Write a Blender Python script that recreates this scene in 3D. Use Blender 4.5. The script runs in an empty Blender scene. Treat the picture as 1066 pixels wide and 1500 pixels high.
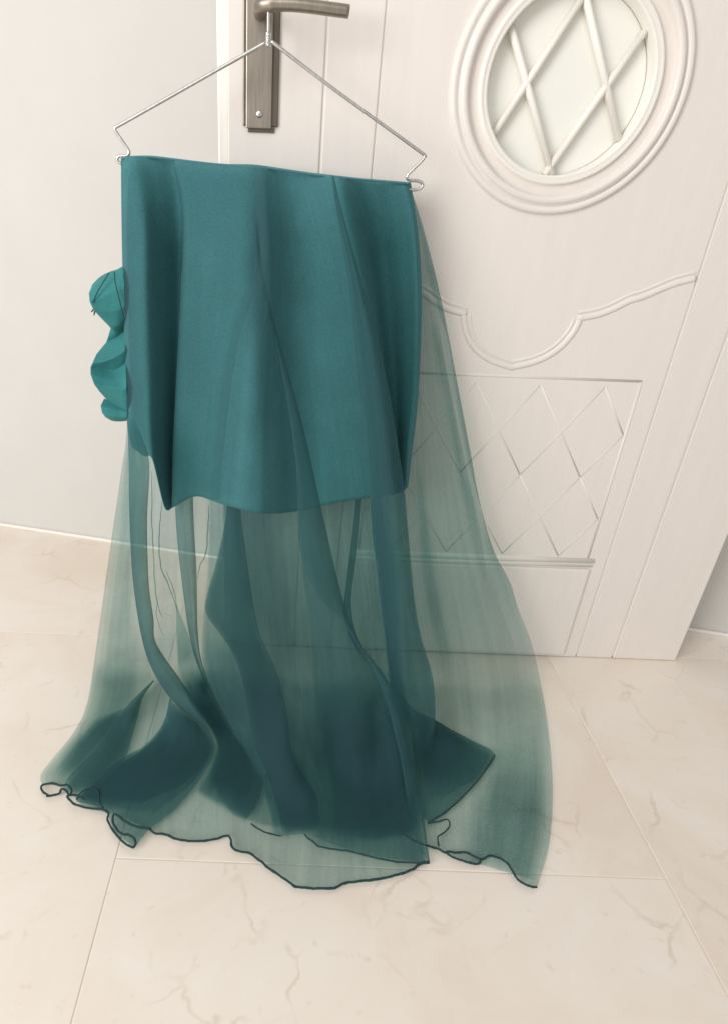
import bpy, bmesh, math, random
from math import cos, sin, pi, radians
from mathutils import Vector, Matrix, noise
random.seed(7)
SC = bpy.context.scene
COL = SC.collection

# ------------------------------------------------------------------ camera
CH, CD, FPX = 0.88, 1.03, 900.0
CAM_P = Vector((0, -CD, CH))
CAM_R = Matrix.Rotation(pi/2 - radians(27), 3, 'X') @ Matrix.Rotation(radians(2.2), 3, 'Z')
cam = bpy.data.cameras.new('camera'); cob = bpy.data.objects.new('camera', cam); COL.objects.link(cob)
cob.matrix_world = Matrix.Translation(CAM_P) @ CAM_R.to_4x4()
cam.sensor_fit = 'VERTICAL'; cam.sensor_height = 36; cam.lens = FPX/1500*36
cam.shift_x = (533-418)/1500; cam.shift_y = -(750-730)/1500
cam.clip_start = 0.02; cam.clip_end = 60
SC.camera = cob

# ------------------------------------------------------------------ world, lamps, exposure
w = bpy.data.worlds.new('World'); SC.world = w; w.use_nodes = True
bg = w.node_tree.nodes['Background']
bg.inputs[0].default_value = (1.0, 0.985, 0.965, 1); bg.inputs[1].default_value = 0.50
def area(name, loc, target, size, power, col):
    l = bpy.data.lights.new(name, 'AREA'); l.shape = 'RECTANGLE'; l.size, l.size_y = size; l.energy = power; l.color = col
    o = bpy.data.objects.new(name, l); COL.objects.link(o); o.location = loc
    o.rotation_euler = (Vector(target)-Vector(loc)).to_track_quat('-Z', 'Y').to_euler()
    return o
area('window_light', (-2.35, -2.35, 1.55), (0.0, 0.0, 0.5), (1.5, 1.7), 75, (1.0, 0.985, 0.97))
area('fill_light', (-0.7, -1.9, 2.6), (0.1, 0.0, 0.3), (1.6, 1.2), 17, (1.0, 0.96, 0.91))  # added overhead fill, no known source, placed so right-facing folds stay dark
SC.view_settings.view_transform = 'Standard'; SC.view_settings.look = 'None'
SC.view_settings.exposure = 0.05; SC.view_settings.gamma = 1.0
SC.cycles.transparent_max_bounces = 40; SC.cycles.max_bounces = 10
SC.cycles.diffuse_bounces = 5; SC.cycles.transmission_bounces = 8
SC.cycles.use_denoising = True

# ------------------------------------------------------------------ materials
def mat(name):
    m = bpy.data.materials.new(name); m.use_nodes = True
    nt = m.node_tree; b = nt.nodes['Principled BSDF']
    return m, nt, b
def N(nt, typ, **kw):
    n = nt.nodes.new(typ)
    for k, v in kw.items():
        if k in n.inputs: n.inputs[k].default_value = v
        else: setattr(n, k, v)
    return n
def ramp(nt, stops, interp='LINEAR'):
    r = nt.nodes.new('ShaderNodeValToRGB'); e = r.color_ramp.elements; r.color_ramp.interpolation = interp
    e[0].position, e[0].color = stops[0]; e[1].position, e[1].color = stops[-1]
    for p, c in stops[1:-1]:
        x = e.new(p); x.color = c
    return r
def rgb(c): return (c[0], c[1], c[2], 1)

def paint(name, c, rough=0.42, bump=0.05, grain=None):
    m, nt, b = mat(name); L = nt.links
    tc = N(nt, 'ShaderNodeTexCoord'); mp = N(nt, 'ShaderNodeMapping'); L.new(tc.outputs['Object'], mp.inputs[0])
    if grain: mp.inputs['Scale'].default_value = grain
    n1 = N(nt, 'ShaderNodeTexNoise', Scale=6.0, Detail=6.0, Roughness=0.6); L.new(mp.outputs[0], n1.inputs['Vector'])
    r = ramp(nt, [(0.25, rgb([x*0.97 for x in c])), (0.75, rgb([min(1, x*1.02) for x in c]))]); L.new(n1.outputs[0], r.inputs[0])
    L.new(r.outputs[0], b.inputs['Base Color'])
    n2 = N(nt, 'ShaderNodeTexNoise', Scale=90.0, Detail=4.0); L.new(mp.outputs[0], n2.inputs['Vector'])
    bp = N(nt, 'ShaderNodeBump', Strength=bump, Distance=0.002); L.new(n2.outputs[0], bp.inputs['Height'])
    L.new(bp.outputs[0], b.inputs['Normal'])
    b.inputs['Roughness'].default_value = rough
    return m
M_wall = paint('white_wall_paint', (0.635, 0.62, 0.59), 0.7, 0.12)
M_door = paint('white_door_lacquer', (0.80, 0.745, 0.70), 0.38, 0.06, (9, 9, 0.7))
M_trim = paint('white_trim_lacquer', (0.86, 0.83, 0.77), 0.3, 0.03)

def metal(name, c, rough, aniso=0):
    m, nt, b = mat(name); L = nt.links
    tc = N(nt, 'ShaderNodeTexCoord'); mp = N(nt, 'ShaderNodeMapping'); mp.inputs['Scale'].default_value = (40, 40, 3)
    L.new(tc.outputs['Object'], mp.inputs[0])
    n = N(nt, 'ShaderNodeTexNoise', Scale=8.0, Detail=5.0); L.new(mp.outputs[0], n.inputs['Vector'])
    r = ramp(nt, [(0.3, rgb([x*0.85 for x in c])), (0.7, rgb([x*1.1 for x in c]))]); L.new(n.outputs[0], r.inputs[0])
    L.new(r.outputs[0], b.inputs['Base Color']); b.inputs['Metallic'].default_value = 1
    b.inputs['Roughness'].default_value = rough
    return m
M_bronze = metal('brushed_bronze', (0.37, 0.33, 0.28), 0.42)
M_bronze_dark = metal('dark_bronze', (0.20, 0.17, 0.14), 0.4)
M_screw = metal('screw_steel', (0.75, 0.73, 0.70), 0.25)
M_wire = metal('galvanised_wire', (0.66, 0.65, 0.63), 0.33)

def glass():
    m, nt, b = mat('frosted_white_glass')
    b.inputs['Base Color'].default_value = (0.86, 0.86, 0.80, 1); b.inputs['Roughness'].default_value = 0.25
    b.inputs['Coat Weight'].default_value = 0.6; b.inputs['Coat Roughness'].default_value = 0.08
    return m
M_glass = glass()

def marble():
    m, nt, b = mat('cream_marble_tile'); L = nt.links
    oi = N(nt, 'ShaderNodeObjectInfo'); ge = N(nt, 'ShaderNodeNewGeometry')
    off = N(nt, 'ShaderNodeVectorMath', operation='SCALE'); off.inputs['Scale'].default_value = 37.0
    cx = N(nt, 'ShaderNodeCombineXYZ'); L.new(oi.outputs['Random'], cx.inputs[0]); L.new(oi.outputs['Random'], cx.inputs[2])
    L.new(cx.outputs[0], off.inputs[0])
    add = N(nt, 'ShaderNodeVectorMath', operation='ADD'); L.new(ge.outputs['Position'], add.inputs[0]); L.new(off.outputs[0], add.inputs[1])
    cloud = N(nt, 'ShaderNodeTexNoise', Scale=4.5, Detail=8.0, Roughness=0.62, Distortion=0.6); L.new(add.outputs[0], cloud.inputs['Vector'])
    r1 = ramp(nt, [(0.30, (0.80, 0.695, 0.595, 1)), (0.48, (0.84, 0.755, 0.665, 1)), (0.70, (0.87, 0.81, 0.74, 1))]); L.new(cloud.outputs[0], r1.inputs[0])
    # warm broken patches
    warp = N(nt, 'ShaderNodeTexNoise', Scale=7.0, Detail=5.0); L.new(add.outputs[0], warp.inputs['Vector'])
    wv = N(nt, 'ShaderNodeVectorMath', operation='SCALE'); wv.inputs['Scale'].default_value = 0.16; L.new(warp.outputs['Color'], wv.inputs[0])
    ad2 = N(nt, 'ShaderNodeVectorMath', operation='ADD'); L.new(add.outputs[0], ad2.inputs[0]); L.new(wv.outputs[0], ad2.inputs[1])
    vo = N(nt, 'ShaderNodeTexVoronoi', feature='DISTANCE_TO_EDGE', Scale=7.5); L.new(ad2.outputs[0], vo.inputs['Vector'])
    rv = ramp(nt, [(0.0, (1, 1, 1, 1)), (0.028, (0, 0, 0, 1))]); L.new(vo.outputs['Distance'], rv.inputs[0])
    brk = N(nt, 'ShaderNodeTexNoise', Scale=9.0, Detail=3.0); L.new(add.outputs[0], brk.inputs['Vector'])
    rb = ramp(nt, [(0.50, (0, 0, 0, 1)), (0.66, (1, 1, 1, 1))]); L.new(brk.outputs[0], rb.inputs[0])
    mu = N(nt, 'ShaderNodeMath', operation='MULTIPLY'); L.new(rv.outputs[0], mu.inputs[0]); L.new(rb.outputs[0], mu.inputs[1])
    mu2 = N(nt, 'ShaderNodeMath', operation='MULTIPLY'); mu2.inputs[1].default_value = 0.34; L.new(mu.outputs[0], mu2.inputs[0])
    mx = N(nt, 'ShaderNodeMix', data_type='RGBA'); L.new(mu2.outputs[0], mx.inputs['Factor']); L.new(r1.outputs[0], mx.inputs['A'])
    mx.inputs['B'].default_value = (0.50, 0.34, 0.23, 1)
    # fine specks
    sp = N(nt, 'ShaderNodeTexNoise', Scale=60.0, Detail=3.0); L.new(add.outputs[0], sp.inputs['Vector'])
    rs = ramp(nt, [(0.66, (0, 0, 0, 1)), (0.78, (1, 1, 1, 1))]); L.new(sp.outputs[0], rs.inputs[0])
    mu3 = N(nt, 'ShaderNodeMath', operation='MULTIPLY'); mu3.inputs[1].default_value = 0.25; L.new(rs.outputs[0], mu3.inputs[0])
    mx2 = N(nt, 'ShaderNodeMix', data_type='RGBA'); L.new(mu3.outputs[0], mx2.inputs['Factor']); L.new(mx.outputs['Result'], mx2.inputs['A'])
    mx2.inputs['B'].default_value = (0.62, 0.42, 0.30, 1)
    L.new(mx2.outputs['Result'], b.inputs['Base Color'])
    b.inputs['Roughness'].default_value = 0.38
    return m
M_marble = marble()
M_grout = paint('pale_grout', (0.78, 0.70, 0.61), 0.9, 0.2)

def crepe(name, c, sheen=0.25):
    m, nt, b = mat(name); L = nt.links
    ge = N(nt, 'ShaderNodeNewGeometry')
    n1 = N(nt, 'ShaderNodeTexNoise', Scale=18.0, Detail=5.0); L.new(ge.outputs['Position'], n1.inputs['Vector'])
    r = ramp(nt, [(0.3, rgb([x*0.93 for x in c])), (0.7, rgb([x*1.06 for x in c]))]); L.new(n1.outputs[0], r.inputs[0])
    L.new(r.outputs[0], b.inputs['Base Color'])
    gr = N(nt, 'ShaderNodeMapping'); gr.inputs['Scale'].default_value = (260, 260, 620); L.new(ge.outputs['Position'], gr.inputs[0])
    gn = N(nt, 'ShaderNodeTexNoise', Scale=1.0, Detail=2.0); L.new(gr.outputs[0], gn.inputs['Vector'])
    gm = N(nt, 'ShaderNodeMapRange'); gm.inputs['From Min'].default_value = 0.3; gm.inputs['From Max'].default_value = 0.7; gm.inputs['To Min'].default_value = 0.86; gm.inputs['To Max'].default_value = 1.12
    L.new(gn.outputs[0], gm.inputs['Value'])
    gx = N(nt, 'ShaderNodeVectorMath', operation='SCALE'); L.new(r.outputs[0], gx.inputs[0]); L.new(gm.outputs[0], gx.inputs['Scale']); L.new(gx.outputs[0], b.inputs['Base Color'])
    wv = N(nt, 'ShaderNodeTexNoise', Scale=700.0, Detail=2.0); L.new(ge.outputs['Position'], wv.inputs['Vector'])
    bp = N(nt, 'ShaderNodeBump', Strength=0.18, Distance=0.0006); L.new(wv.outputs[0], bp.inputs['Height']); L.new(bp.outputs[0], b.inputs['Normal'])
    b.inputs['Roughness'].default_value = 0.75
    b.inputs['Sheen Weight'].default_value = sheen; b.inputs['Sheen Roughness'].default_value = 0.5
    b.inputs['Sheen Tint'].default_value = (0.35, 0.75, 0.75, 1)
    b.inputs['Specular IOR Level'].default_value = 0.25
    return m
M_lining = crepe('teal_crepe', (0.072, 0.222, 0.246), 0.12)
M_ruffle = crepe('bright_teal_crepe', (0.036, 0.205, 0.210), 0.12)
M_hem = crepe('dark_thread', (0.018, 0.052, 0.054), 0.05)
M_tag = crepe('navy_thread', (0.012, 0.02, 0.04), 0.05)

def organza(name, c, tcol, a):
    """sheer cloth: gaps between the threads let light straight through, threads scatter it; 'thin' marks loose weave"""
    m = bpy.data.materials.new(name); m.use_nodes = True; nt = m.node_tree; L = nt.links
    nt.nodes.remove(nt.nodes['Principled BSDF']); out = nt.nodes['Material Output']
    thin = N(nt, 'ShaderNodeAttribute', attribute_name='thin')
    fold = N(nt, 'ShaderNodeAttribute', attribute_name='fold')
    ge = N(nt, 'ShaderNodeNewGeometry')
    tm = N(nt, 'ShaderNodeMix', data_type='RGBA'); L.new(thin.outputs['Fac'], tm.inputs['Factor'])
    tm.inputs['A'].default_value = rgb(tcol); tm.inputs['B'].default_value = (1, 1, 1, 1)
    tr = N(nt, 'ShaderNodeBsdfTransparent'); L.new(tm.outputs['Result'], tr.inputs[0])
    df = N(nt, 'ShaderNodeBsdfDiffuse'); df.inputs[0].default_value = rgb(c)
    tl = N(nt, 'ShaderNodeBsdfTranslucent'); tl.inputs[0].default_value = rgb(c)
    m1 = N(nt, 'ShaderNodeMixShader'); m1.inputs[0].default_value = 0.3
    L.new(df.outputs[0], m1.inputs[1]); L.new(tl.outputs[0], m1.inputs[2])
    lw = N(nt, 'ShaderNodeLayerWeight'); lw.inputs['Blend'].default_value = 0.5
    pw = N(nt, 'ShaderNodeMath', operation='POWER'); pw.inputs[1].default_value = 3.0; L.new(lw.outputs['Facing'], pw.inputs[0])
    def noise_term(vec, scale, amp, detail):
        n = N(nt, 'ShaderNodeTexNoise', Scale=scale, Detail=detail, Roughness=0.6); L.new(vec, n.inputs['Vector'])
        r = N(nt, 'ShaderNodeMapRange'); r.inputs['From Min'].default_value = 0.25; r.inputs['From Max'].default_value = 0.75
        r.inputs['To Min'].default_value = -amp; r.inputs['To Max'].default_value = amp; L.new(n.outputs[0], r.inputs['Value']); return r.outputs[0]
    terms = [noise_term(ge.outputs['Position'], 9.0, 0.045, 5.0), noise_term(fold.outputs['Vector'], 1.0, 0.085, 3.0), noise_term(ge.outputs['Position'], 420.0, 0.045, 1.0)]
    acc = None
    for t in terms:
        ad = N(nt, 'ShaderNodeMath', operation='ADD'); L.new(t, ad.inputs[0])
        if acc is None: ad.inputs[1].default_value = a
        else: L.new(acc, ad.inputs[1])
        acc = ad.outputs[0]
    ma = N(nt, 'ShaderNodeMath', operation='MULTIPLY_ADD'); ma.inputs[1].default_value = 0.5; L.new(pw.outputs[0], ma.inputs[0]); L.new(acc, ma.inputs[2])
    inv = N(nt, 'ShaderNodeMath', operation='SUBTRACT'); inv.inputs[0].default_value = 1.0; L.new(thin.outputs['Fac'], inv.inputs[1])
    mu = N(nt, 'ShaderNodeMath', operation='MULTIPLY'); mu.use_clamp = True; L.new(ma.outputs[0], mu.inputs[0]); L.new(inv.outputs[0], mu.inputs[1])
    m2 = N(nt, 'ShaderNodeMixShader'); L.new(mu.outputs[0], m2.inputs[0]); L.new(tr.outputs[0], m2.inputs[1]); L.new(m1.outputs[0], m2.inputs[2])
    L.new(m2.outputs[0], out.inputs['Surface'])
    return m
M_org = organza('teal_organza', (0.068, 0.142, 0.168), (0.865, 0.985, 0.958), 0.31)

# ------------------------------------------------------------------ helpers
def link(name, me, m, parent=None, smooth=False):
    o = bpy.data.objects.new(name, me); COL.objects.link(o)
    if m: me.materials.append(m)
    if smooth:
        for p in me.polygons: p.use_smooth = True
    if parent: o.parent = parent; o.matrix_parent_inverse = parent.matrix_world.inverted()
    return o
def obj(name, bm, m, parent=None, smooth=False):
    bmesh.ops.recalc_face_normals(bm, faces=bm.faces)
    me = bpy.data.meshes.new(name); bm.to_mesh(me); bm.free()
    return link(name, me, m, parent, smooth)
def empty(name, loc):
    o = bpy.data.objects.new(name, None); COL.objects.link(o); o.location = loc; o.empty_display_size = 0.05
    bpy.context.view_layer.update(); return o
def tag(o, label, cat): o['label'] = label; o['category'] = cat; return o
def box(bm, a, b, bevel=0.0):
    vs = [bm.verts.new((x, y, z)) for x in (a[0], b[0]) for y in (a[1], b[1]) for z in (a[2], b[2])]
    f = [(0,1,3,2),(4,6,7,5),(0,4,5,1),(2,3,7,6),(0,2,6,4),(1,5,7,3)]
    fs = [bm.faces.new([vs[i] for i in q]) for q in f]
    if bevel:
        es = list({e for x in fs for e in x.edges})
        bmesh.ops.bevel(bm, geom=es, offset=bevel, segments=2, affect='EDGES', profile=0.6)
def boxobj(name, a, b, m, parent=None, bevel=0.0):
    bm = bmesh.new(); box(bm, a, b, bevel); return obj(name, bm, m, parent)
def tube(bm, pts, r, seg=8, flat=None, cap=True, closed=False):
    """round (or flattened along Y) tube through 3D points"""
    pts = [Vector(p) for p in pts]; n = len(pts); rings = []
    up = None
    for i, p in enumerate(pts):
        a = pts[(i-1) % n] if (closed or i) else p; b = pts[(i+1) % n] if (closed or i < n-1) else p
        t = (b-a).normalized()
        if flat is not None:
            u = Vector((0, 1, 0)); v = t.cross(u).normalized()
        else:
            if up is None: up = t.orthogonal().normalized()
            u = (up - t*up.dot(t)).normalized(); up = u; v = t.cross(u)
        rr = r[i] if isinstance(r, (list, tuple)) else r
        fl = flat if flat is not None else 1.0
        rings.append([bm.verts.new(p + u*(rr*fl*cos(2*pi*k/seg)) + v*(rr*sin(2*pi*k/seg))) for k in range(seg)])
    for i in range(n if closed else n-1):
        A, B = rings[i], rings[(i+1) % n]
        for k in range(seg):
            bm.faces.new((A[k], A[(k+1) % seg], B[(k+1) % seg], B[k]))
    if cap and not closed:
        bm.faces.new(rings[0]); bm.faces.new(list(reversed(rings[-1])))
def revolve(bm, c, prof, seg=72):
    """ring mouldings: prof = [(radius, y)] turned about the Y axis through c"""
    rings = []
    for k in range(seg):
        a = 2*pi*k/seg
        rings.append([bm.verts.new((c[0]+r*cos(a), c[1]+y, c[2]+r*sin(a))) for r, y in prof])
    for k in range(seg):
        A, B = rings[k], rings[(k+1) % seg]
        for i in range(len(prof)-1): bm.faces.new((A[i], A[i+1], B[i+1], B[i]))
def ray(x, y): return CAM_R @ Vector(((x-418)/FPX, -(y-730)/FPX, -1))
def onY(x, y, Y=0.0):
    d = ray(x, y); return CAM_P + d*((Y-CAM_P.y)/d.y)
def onZ(x, y, Z=0.0):
    d = ray(x, y); return CAM_P + d*((Z-CAM_P.z)/d.z)
def smooth_line(pl, n):
    """Catmull-Rom through a polyline, resampled to n points by length"""
    P = [Vector(p).to_2d() if len(p) == 2 else Vector(p) for p in pl]
    if len(P) == 2: dense = [P[0].lerp(P[1], i/40) for i in range(41)]
    else:
        dense = []
        for i in range(len(P)-1):
            a = P[i-1] if i else P[0]*2-P[1]; b, c = P[i], P[i+1]; d = P[i+2] if i+2 < len(P) else c*2-b
            for k in range(12):
                t = k/12
                dense.append(0.5*((2*b)+(c-a)*t+(2*a-5*b+4*c-d)*t*t+(3*b-a-3*c+d)*t**3))
        dense.append(P[-1])
    L = [0.0]
    for i in range(1, len(dense)): L.append(L[-1]+(dense[i]-dense[i-1]).length)
    out = []; j = 0
    for k in range(n):
        s = L[-1]*k/(n-1)
        while j < len(L)-2 and L[j+1] < s: j += 1
        q = (s-L[j])/max(1e-9, L[j+1]-L[j]); out.append(dense[j].lerp(dense[j+1], min(1, max(0, q))))
    return out

# ------------------------------------------------------------------ floor, wall
floor = empty('floor', (0, 0, 0)); floor['kind'] = 'structure'
floor['label'] = 'cream veined marble tiles with pale grout'
boxobj('grout', (-2.6, -2.4, -0.03), (3.4, 1.3, -0.0010), M_grout, floor)
T = 0.80; X0, Y0 = -0.226, -0.475
bm = bmesh.new(); box(bm, (0.0008, 0.0008, -0.02), (T-0.0008, T-0.0008, 0.0), 0.0010)
bmesh.ops.recalc_face_normals(bm, faces=bm.faces)
tile_me = bpy.data.meshes.new('tile'); bm.to_mesh(tile_me); bm.free(); tile_me.materials.append(M_marble)
for i in range(-2, 4):
    for j in range(-2, 2):
        o = bpy.data.objects.new('tile', tile_me); COL.objects.link(o); o.parent = floor
        o.location = (X0+i*T, (0.011 if i % 2 else Y0)+j*T, random.uniform(-0.0003, 0.0003))
A = onZ(80, 780); B = onZ(165, 793); dr = (B-A).normalized()
bm = bmesh.new(); nrm = Vector((-dr.y, dr.x, 0))
p0, p1 = A-dr*2.2, A+dr*4.2
vs = []
for p in (p0, p1, p1+nrm*0.12, p0+nrm*0.12):
    vs.append((bm.verts.new((p.x, p.y, -0.02)), bm.verts.new((p.x, p.y, 2.6))))
for k in range(4):
    a, b = vs[k], vs[(k+1) % 4]; bm.faces.new((a[0], b[0], b[1], a[1]))
bm.faces.new([v[0] for v in vs]); bm.faces.new([v[1] for v in reversed(vs)])
wall = obj('wall', bm, M_wall); wall['kind'] = 'structure'
bm = bmesh.new(); q0, q1 = p0-nrm*0.004, p1-nrm*0.004
tube(bm, [(q0.x, q0.y, 0.003), (q1.x, q1.y, 0.003)], 0.005, 8)
obj('caulk_line', bm, M_trim, wall, True)

# ------------------------------------------------------------------ door
door = tag(empty('door', (0.37, 0.02, 0.0)), 'white panelled door with round window, lattice mouldings and bronze lock plate behind the teal skirt', 'door')
AX, ZB, ZT, TH = 0.372, 0.0015, 2.05, 0.042
for a, b in ((-0.103, 0.0305), (0.0335, 0.1085), (0.6355, 0.7105), (0.7135, 0.847)):
    boxobj('board', (a, 0.0, ZB), (b, TH, ZT), M_door, door, 0.0018)
# centre panel with the round opening
cz, RO_ = 1.019, 0.113
bm = bmesh.new(); xa, xb = 0.1115, 0.6325; za, zb = cz-0.26, cz+0.26; nS = 96
inner, inner2, outer = [], [], []
for k in range(nS):
    a = 2*pi*k/nS; dx, dz = cos(a), sin(a)
    s = min((0.2605/abs(dx)) if abs(dx) > 1e-6 else 9, (0.26/abs(dz)) if abs(dz) > 1e-6 else 9)
    inner.append(bm.verts.new((AX+RO_*dx, 0, cz+RO_*dz))); inner2.append(bm.verts.new((AX+RO_*dx, 0.03, cz+RO_*dz)))
    outer.append(bm.verts.new((AX+s*dx, 0, cz+s*dz)))
for k in range(nS):
    l = (k+1) % nS
    bm.faces.new((outer[k], outer[l], inner[l], inner[k])); bm.faces.new((inner[k], inner[l], inner2[l], inner2[k]))
for z0, z1 in ((ZB, za), (zb, ZT)):
    bm.faces.new([bm.verts.new(p) for p in ((xa, 0, z0), (xb, 0, z0), (xb, 0, z1), (xa, 0, z1))])
for x in (xa, xb):
    bm.faces.new([bm.verts.new(p) for p in ((x, 0, ZB), (x, TH, ZB), (x, TH, ZT), (x, 0, ZT))])
bm.faces.new([bm.verts.new(p) for p in ((xa, TH, ZB), (xb, TH, ZB), (xb, TH, ZT), (xa, TH, ZT))])
obj('centre_panel', bm, M_door, door)
for a, b in ((-0.100, 0.125), (0.622, 0.844)):
    boxobj('core', (a, 0.0025, ZB+0.004), (b, 0.039, ZT-0.004), M_door, door)
boxobj('rebate_strip', (-0.119, 0.012, ZB), (-0.1035, 0.036, ZT), M_trim, door, 0.003)
bm = bmesh.new()
revolve(bm, (AX, 0, cz), [(0.166, 0.0), (0.164, -0.005), (0.160, -0.007), (0.156, -0.005), (0.154, -0.003), (0.151, -0.008), (0.146, -0.011), (0.141, -0.008), (0.139, 0.0)])
win = obj('round_window', bm, M_door, door, True)
bm = bmesh.new()
revolve(bm, (AX, 0, cz), [(0.126, 0.0), (0.1245, -0.005), (0.1215, -0.006), (0.119, -0.003), (0.1165, -0.005), (0.113, -0.003), (0.1125, 0.018)])
obj('window_frame', bm, M_trim, win, True)
bm = bmesh.new(); bmesh.ops.create_circle(bm, cap_ends=True, radius=0.1125, segments=64, matrix=Matrix.Translation((AX, 0.020, cz)) @ Matrix.Rotation(pi/2, 4, 'X'))
obj('pane', bm, M_glass, win)
g0 = onY(727, 193); g1 = onY(757, 147); gd = Vector((g1.x-g0.x, 0, g1.z-g0.z)).normalized()
def bar(p, d):
    # chord of the opening through p in direction d
    r = Vector((p.x-AX, 0, p.z-cz)); b = r.dot(d); c = r.dot(r)-0.112**2; s = math.sqrt(max(0, b*b-c))
    e0, e1 = p+d*(-b-s), p+d*(-b+s)
    bm = bmesh.new(); tube(bm, [(e0.x, 0.011, e0.z), (e1.x, 0.011, e1.z)], 0.0052, 8, 1.1); obj('glazing_bar', bm, M_trim, win, True)
gp = Vector((g0.x, 0, g0.z)); bar(gp, gd); bar(Vector((2*AX-g0.x, 0, g0.z)), Vector((-gd.x, 0, gd.z)))
gp2 = Vector((g0.x, 0, 2*cz-g0.z)); bar(gp2, Vector((gd.x, 0, -gd.z))); bar(Vector((2*AX-g0.x, 0, 2*cz-g0.z)), Vector((-gd.x, 0, -gd.z)))
# arched moulding under the window, mirrored about the door's axis
half = [onY(*p) for p in ((600, 421), (618, 429), (636, 442), (654, 452), (670, 457), (682, 460))]
half2 = [onY(*p) for p in ((679, 462), (679, 472), (683, 489), (692, 506), (706, 520), (724, 530), (742, 536))]
low = [Vector((p.x, 0, p.z)) for p in half]; arc = [Vector((p.x, 0, p.z)) for p in half2]
def mirror(L): return [Vector((2*AX-p.x, p.y, p.z)) for p in reversed(L)]
def moulding(name, paths, r, parent, m=M_door, flat=0.55):
    bm = bmesh.new()
    for pl in paths:
        tube(bm, smooth_line(pl, max(24, len(pl)*6)) if len(pl) > 2 else pl, r, 10, flat)
    return obj(name, bm, m, parent, True)
arcf = arc+[Vector((AX, 0, arc[-1].z-0.002))]+mirror(arc)
low[0:0] = [Vector((0.1135, 0, low[0].z+0.030)), Vector((0.145, 0, low[0].z+0.020))]
def inset(pl, o):
    out = []
    for k, p in enumerate(pl):
        t = (pl[min(k+1, len(pl)-1)]-pl[max(k-1, 0)]).normalized(); out.append(p+Vector((-t.z, 0, t.x))*o)
    return out
ar = moulding('arch_moulding', [low, arcf, mirror(low)], 0.0050, door)
moulding('inner_bead', [inset(smooth_line(l, 60), 0.0095) for l in (low, arcf, mirror(low))], 0.0026, ar)
# lattice panel
zt, zl = 0.592, 0.254
def V(x, z): return Vector((x, 0, z))
lat = empty('lattice_panel', (AX, 0, 0.42)); lat.parent = door; lat.matrix_parent_inverse = door.matrix_world.inverted()
ht, st = 0.110, 0.17
for k in range(-2, 3):
    xc = AX+k*ht
    for z in (zt, zt-st):
        for s in (-1, 1):
            a, b = V(xc-s*ht/2, z), V(xc+s*ht/2, z-st); lo, hi = 0.152, 0.592
            def clip(p, q):
                for lim, lt in ((lo, True), (hi, False)):
                    if (p.x < lim) == lt and abs(p.x-lim) > 1e-6: p = p.lerp(q, (lim-p.x)/(q.x-p.x))
                return p
            if min(a.x, b.x) < hi-0.01 and max(a.x, b.x) > lo+0.01:
                moulding('lattice_strip', [[clip(a, b), clip(b, a)]], 0.0015, lat, M_door, 0.28)
moulding('panel_bead', [[V(0.148, 0.604), V(0.596, 0.604)], [V(0.148, 0.2435), V(0.148, 0.604)], [V(0.596, 0.2435), V(0.596, 0.604)]], 0.0024, lat, M_door, 0.4)
boxobj('bottom_rail', (0.140, -0.006, 0.010), (0.604, -0.0005, 0.226), M_door, door, 0.003)
moulding('rail_bead', [[V(0.135, 0.243), V(0.609, 0.243)]], 0.006, door, M_trim)
moulding('rail_bead', [[V(0.135, 0.231), V(0.609, 0.231)]], 0.003, door, M_trim)
# lock plate with lever
lx0, lx1, lz0 = onY(357, 188).x, onY(406, 188).x, onY(380, 190).z
lp = boxobj('lock_plate', (lx0-0.001, -0.004, lz0+0.004), (lx1+0.001, -0.0005, 1.205), M_bronze_dark, door, 0.0015)
boxobj('face_plate', (lx0+0.004, -0.0085, lz0+0.001), (lx1-0.008, -0.0042, 1.201), M_bronze, lp, 0.0012)
boxobj('plate_shadow_strip', (lx0+0.006, -0.003, lz0-0.0035), (lx1-0.004, -0.0006, lz0+0.0034), M_bronze_dark, lp, 0.0008)  # dark strip standing in for the plate's shadow on the door
sc_ = onY(380, 167, -0.0085)
bm = bmesh.new(); bmesh.ops.create_uvsphere(bm, u_segments=16, v_segments=10, radius=0.0048, matrix=Matrix.Translation((sc_.x, -0.0085, sc_.z)) @ Matrix.Diagonal((1, 0.55, 1, 1)))
obj('screw', bm, M_screw, lp, True)
hz = onY(385, 22).z
bm = bmesh.new()
hx = (lx0+lx1)/2-0.002
tube(bm, smooth_line([(hx, -0.008, hz), (hx, -0.03, hz), (hx+0.002, -0.047, hz), (hx+0.014, -0.056, hz), (hx+0.05, -0.058, hz), (hx+0.10, -0.056, hz-0.003), (hx+0.115, -0.055, hz-0.004)], 40), [0.0085]*16+[0.0075]*24, 14)
obj('lever_handle', bm, M_bronze, lp, True)

# ------------------------------------------------------------------ wire clothes hanger
hang = tag(empty('clothes_hanger', onY(395, 59, -0.056)), 'thin silver wire hanger with kinked arms hooked on the door lever above the skirt', 'hanger')
HY = -0.056
def wire(pts): return [onY(x, y, HY) for x, y in pts]
apx = onY(393, 62, HY)
wl = smooth_line(wire([(390, 62), (272, 129), (178, 182), (168, 187), (171, 194), (188, 219), (189, 226), (183, 229), (176, 228), (172, 232), (173, 237), (180, 240)]), 90)
wr = smooth_line(wire([(397, 60), (487, 129), (612, 220), (621, 228), (618, 235), (598, 255), (596, 261), (600, 264), (612, 265), (619, 270), (616, 276), (606, 278), (592, 277)]), 110)
bm = bmesh.new(); tube(bm, wl, 0.0022, 8); obj('shoulder_wire', bm, M_wire, hang, True)
bm = bmesh.new(); tube(bm, wr, 0.0022, 8); obj('shoulder_wire', bm, M_wire, hang, True)
bm = bmesh.new()
hk = [apx+Vector((0, 0, -0.002)), apx+Vector((0, 0, 0.012))]
hc = Vector((apx.x+0.012, HY, hz+0.002))
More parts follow.
